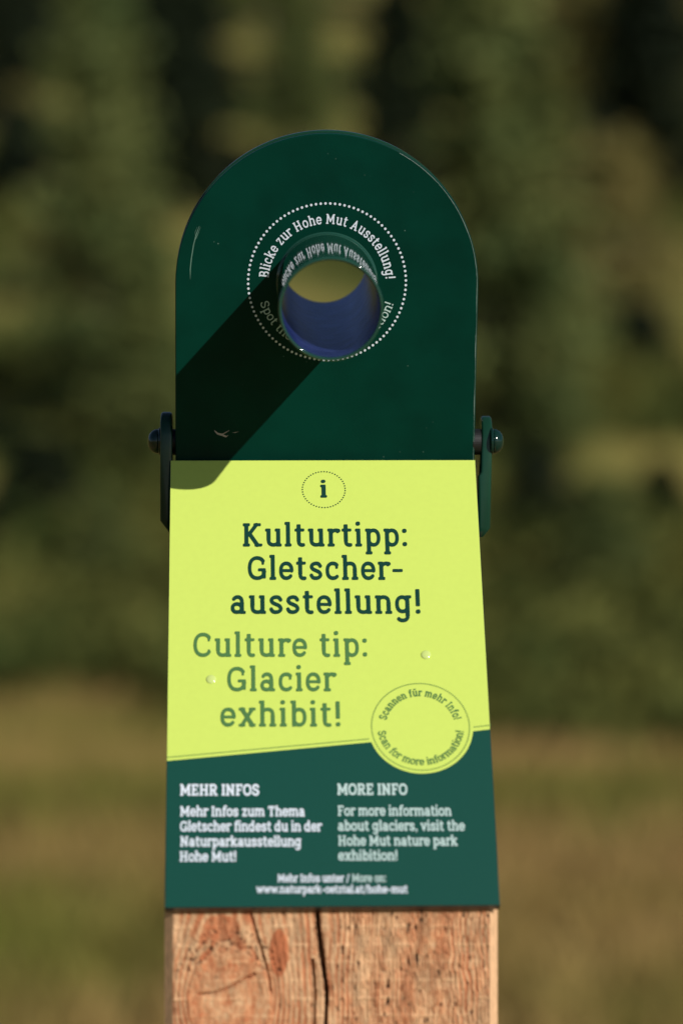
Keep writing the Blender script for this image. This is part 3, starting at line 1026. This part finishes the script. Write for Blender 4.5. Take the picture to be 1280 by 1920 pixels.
# intersections of the boundary with the disc
us = np.linspace(qc[0] - qR, qc[0] + qR, 4000)
ins = [u for u in us if math.hypot(u - qc[0], bline(u) - qc[1]) <= qR]
ua, ub = ins[0], ins[-1]
# the boundary drops a little beyond the disc on the right
a1 = math.atan2(bline(ua) - qc[1], ua - qc[0]); 
rv = br1[1] + (br2[1] - br1[1]) / (br2[0] - br1[0]) * (ub - br1[0])
a2 = math.atan2(rv - qc[1], math.sqrt(max(0, qR ** 2 - (rv - qc[1]) ** 2)))
a1 = a1 if a1 > 0 else a1 + 2 * math.pi
a2 = a2 if a2 > 0 else a2 + 2 * math.pi
if a2 < math.pi: a2 += 2 * math.pi
arcpts = [(qc[0] + qR * math.cos(a1 + (a2 - a1) * i / 90), qc[1] + qR * math.sin(a1 + (a2 - a1) * i / 90)) for i in range(91)]
top_ = [(-50 + E_, bline(-50 + E_))] + arcpts + [(50 - E_, br2[1] + (br2[1] - br1[1]) / (br2[0] - br1[0]) * (50 - br2[0]))]
sheet([(50 - E_, -SIGN_L + E_), (-50 + E_, -SIGN_L + E_)][::-1][::1] + top_[::-1], .12, 'green_face', M['petrol'])
def dline(p, q, sp_, r, m, n=.2):
    Ln = math.hypot(q[0] - p[0], q[1] - p[1]); k = int(Ln / sp_)
    return [(p[0] + (q[0] - p[0]) * i / k, p[1] + (q[1] - p[1]) * i / k) for i in range(k + 1)]
dots(SIGN, dline(SIGN.pix(314, 1420.5), SIGN.pix(690, 1386), .68, 0, 0), .23, M['ink2'], sgn, 'dotted_line', .2, 8)
dots(SIGN, dline(SIGN.pix(889, 1363.5), SIGN.pix(919, 1360), .68, 0, 0), .23, M['ink2'], sgn, 'dotted_line', .2, 8)
dots(SIGN, [(qc[0] + qr * math.cos(2 * math.pi * i / 140), qc[1] + qr * math.sin(2 * math.pi * i / 140)) for i in range(140)], .22, M['ink2'], sgn, 'dotted_ring', .2, 8)
text_arc(SIGN, 'Scannen für mehr Info!', qc[0], qc[1], qr * .705, 168, 12, qr * .125, M['ink2'], sgn, True, 2.2, .2)
text_arc(SIGN, 'Scan for more information!', qc[0], qc[1], qr * .885, 187, 353, qr * .125, M['ink2'], sgn, False, 1.0, .2)
ic = SIGN.pix(607, 918.3)
ir = (SIGN.pix(647, 918.3)[0] - SIGN.pix(567, 918.3)[0]) / 2
dots(SIGN, [(ic[0] + ir * math.cos(2 * math.pi * (i + .5) / 47), ic[1] + ir * math.sin(2 * math.pi * (i + .5) / 47)) for i in range(47)], .24, M['ink'], sgn, 'dotted_ring', .2, 10)
text_line(SIGN, 'i', 601.6, 612.4, 933, 23.2, M['ink'], sgn, 2.5)
for t, x0, x1, yb in (('Kulturtipp:', 454.5, 763.5, 1025), ('Gletscher-', 465, 756, 1087.6), ('ausstellung!', 432.8, 789.3, 1151.3)):
    text_line(SIGN, t, x0, x1, yb, {1025: 33.2, 1087.6: 33.8, 1151.3: 34.4}[yb], M['ink'], sgn, .8, track=15)
for t, x0, x1, yb, xh in (('Culture tip:', 362.8, 689, 1232, 34.6), ('Glacier', 426.2, 628, 1296.6, 35.2), ('exhibit!', 414, 639.6, 1362.8, 35.4)):
    text_line(SIGN, t, x0, x1, yb, xh, M['ink2'], sgn, .2, track=15)
W_, S_ = M['white'], M['whitesoft']
for t, x0, x1, yb, xh, mm, ft in (
    ('MEHR INFOS', 338, 486, 1491.8, 15.8, W_, 4), ('Mehr Infos zum Thema', 338, 571, 1531, 14.4, W_, 2.8),
    ('Gletscher findest du in der', 338, 602.5, 1559.2, 14.4, W_, 2.8), ('Naturparkausstellung', 338, 564.5, 1587.4, 14.4, W_, 2.8), ('Hohe Mut!', 337, 443, 1615.6, 14.4, W_, 2.8),
    ('MORE INFO', 632.5, 763, 1490.6, 15.8, S_, 4), ('For more information', 633, 845.7, 1530, 14.4, S_, 2.4), ('about glaciers, visit the', 633.7, 870.7, 1558, 14.4, S_, 2.4),
    ('Hohe Mut nature park', 634, 857, 1586, 14.4, S_, 2.4), ('exhibition!', 634.5, 745, 1613.8, 14.4, S_, 2.4),
    ('Mehr Infos unter /', 520.7, 655, 1654.3, 11.2, W_, 2.8), ('More on:', 660, 723.7, 1654, 11.2, S_, 1.5),
    ('www.naturpark-oetztal.at/hohe-mut', 481, 763.7, 1674.8, 11.2, W_, 2.8)):
    text_line(SIGN, t, x0, x1, yb, xh, mm, sgn, ft, space=40, track=5 if ft < 5 else 3)
for (x, y) in ((798, 1228), (396, 1274)):
    u, v_ = SIGN.pix(x, y)
    dome = [(1.55 * math.cos(R(a)), .42 * math.sin(R(a))) for a in range(0, 91, 10)]
    o, f = lathe(dome + [], 32)
    o = [(u + p[0], v_ + p[1], .13 + p[2]) for p in o]
    o, f = join((o, f), ([(u + 1.55 * math.cos(2 * math.pi * i / 32), v_ + 1.55 * math.sin(2 * math.pi * i / 32), .13) for i in range(32)], [list(range(31, -1, -1))]))
    mk('foil_blister', *put(SIGN, (o, f)), M['water'], sgn, smooth=True)
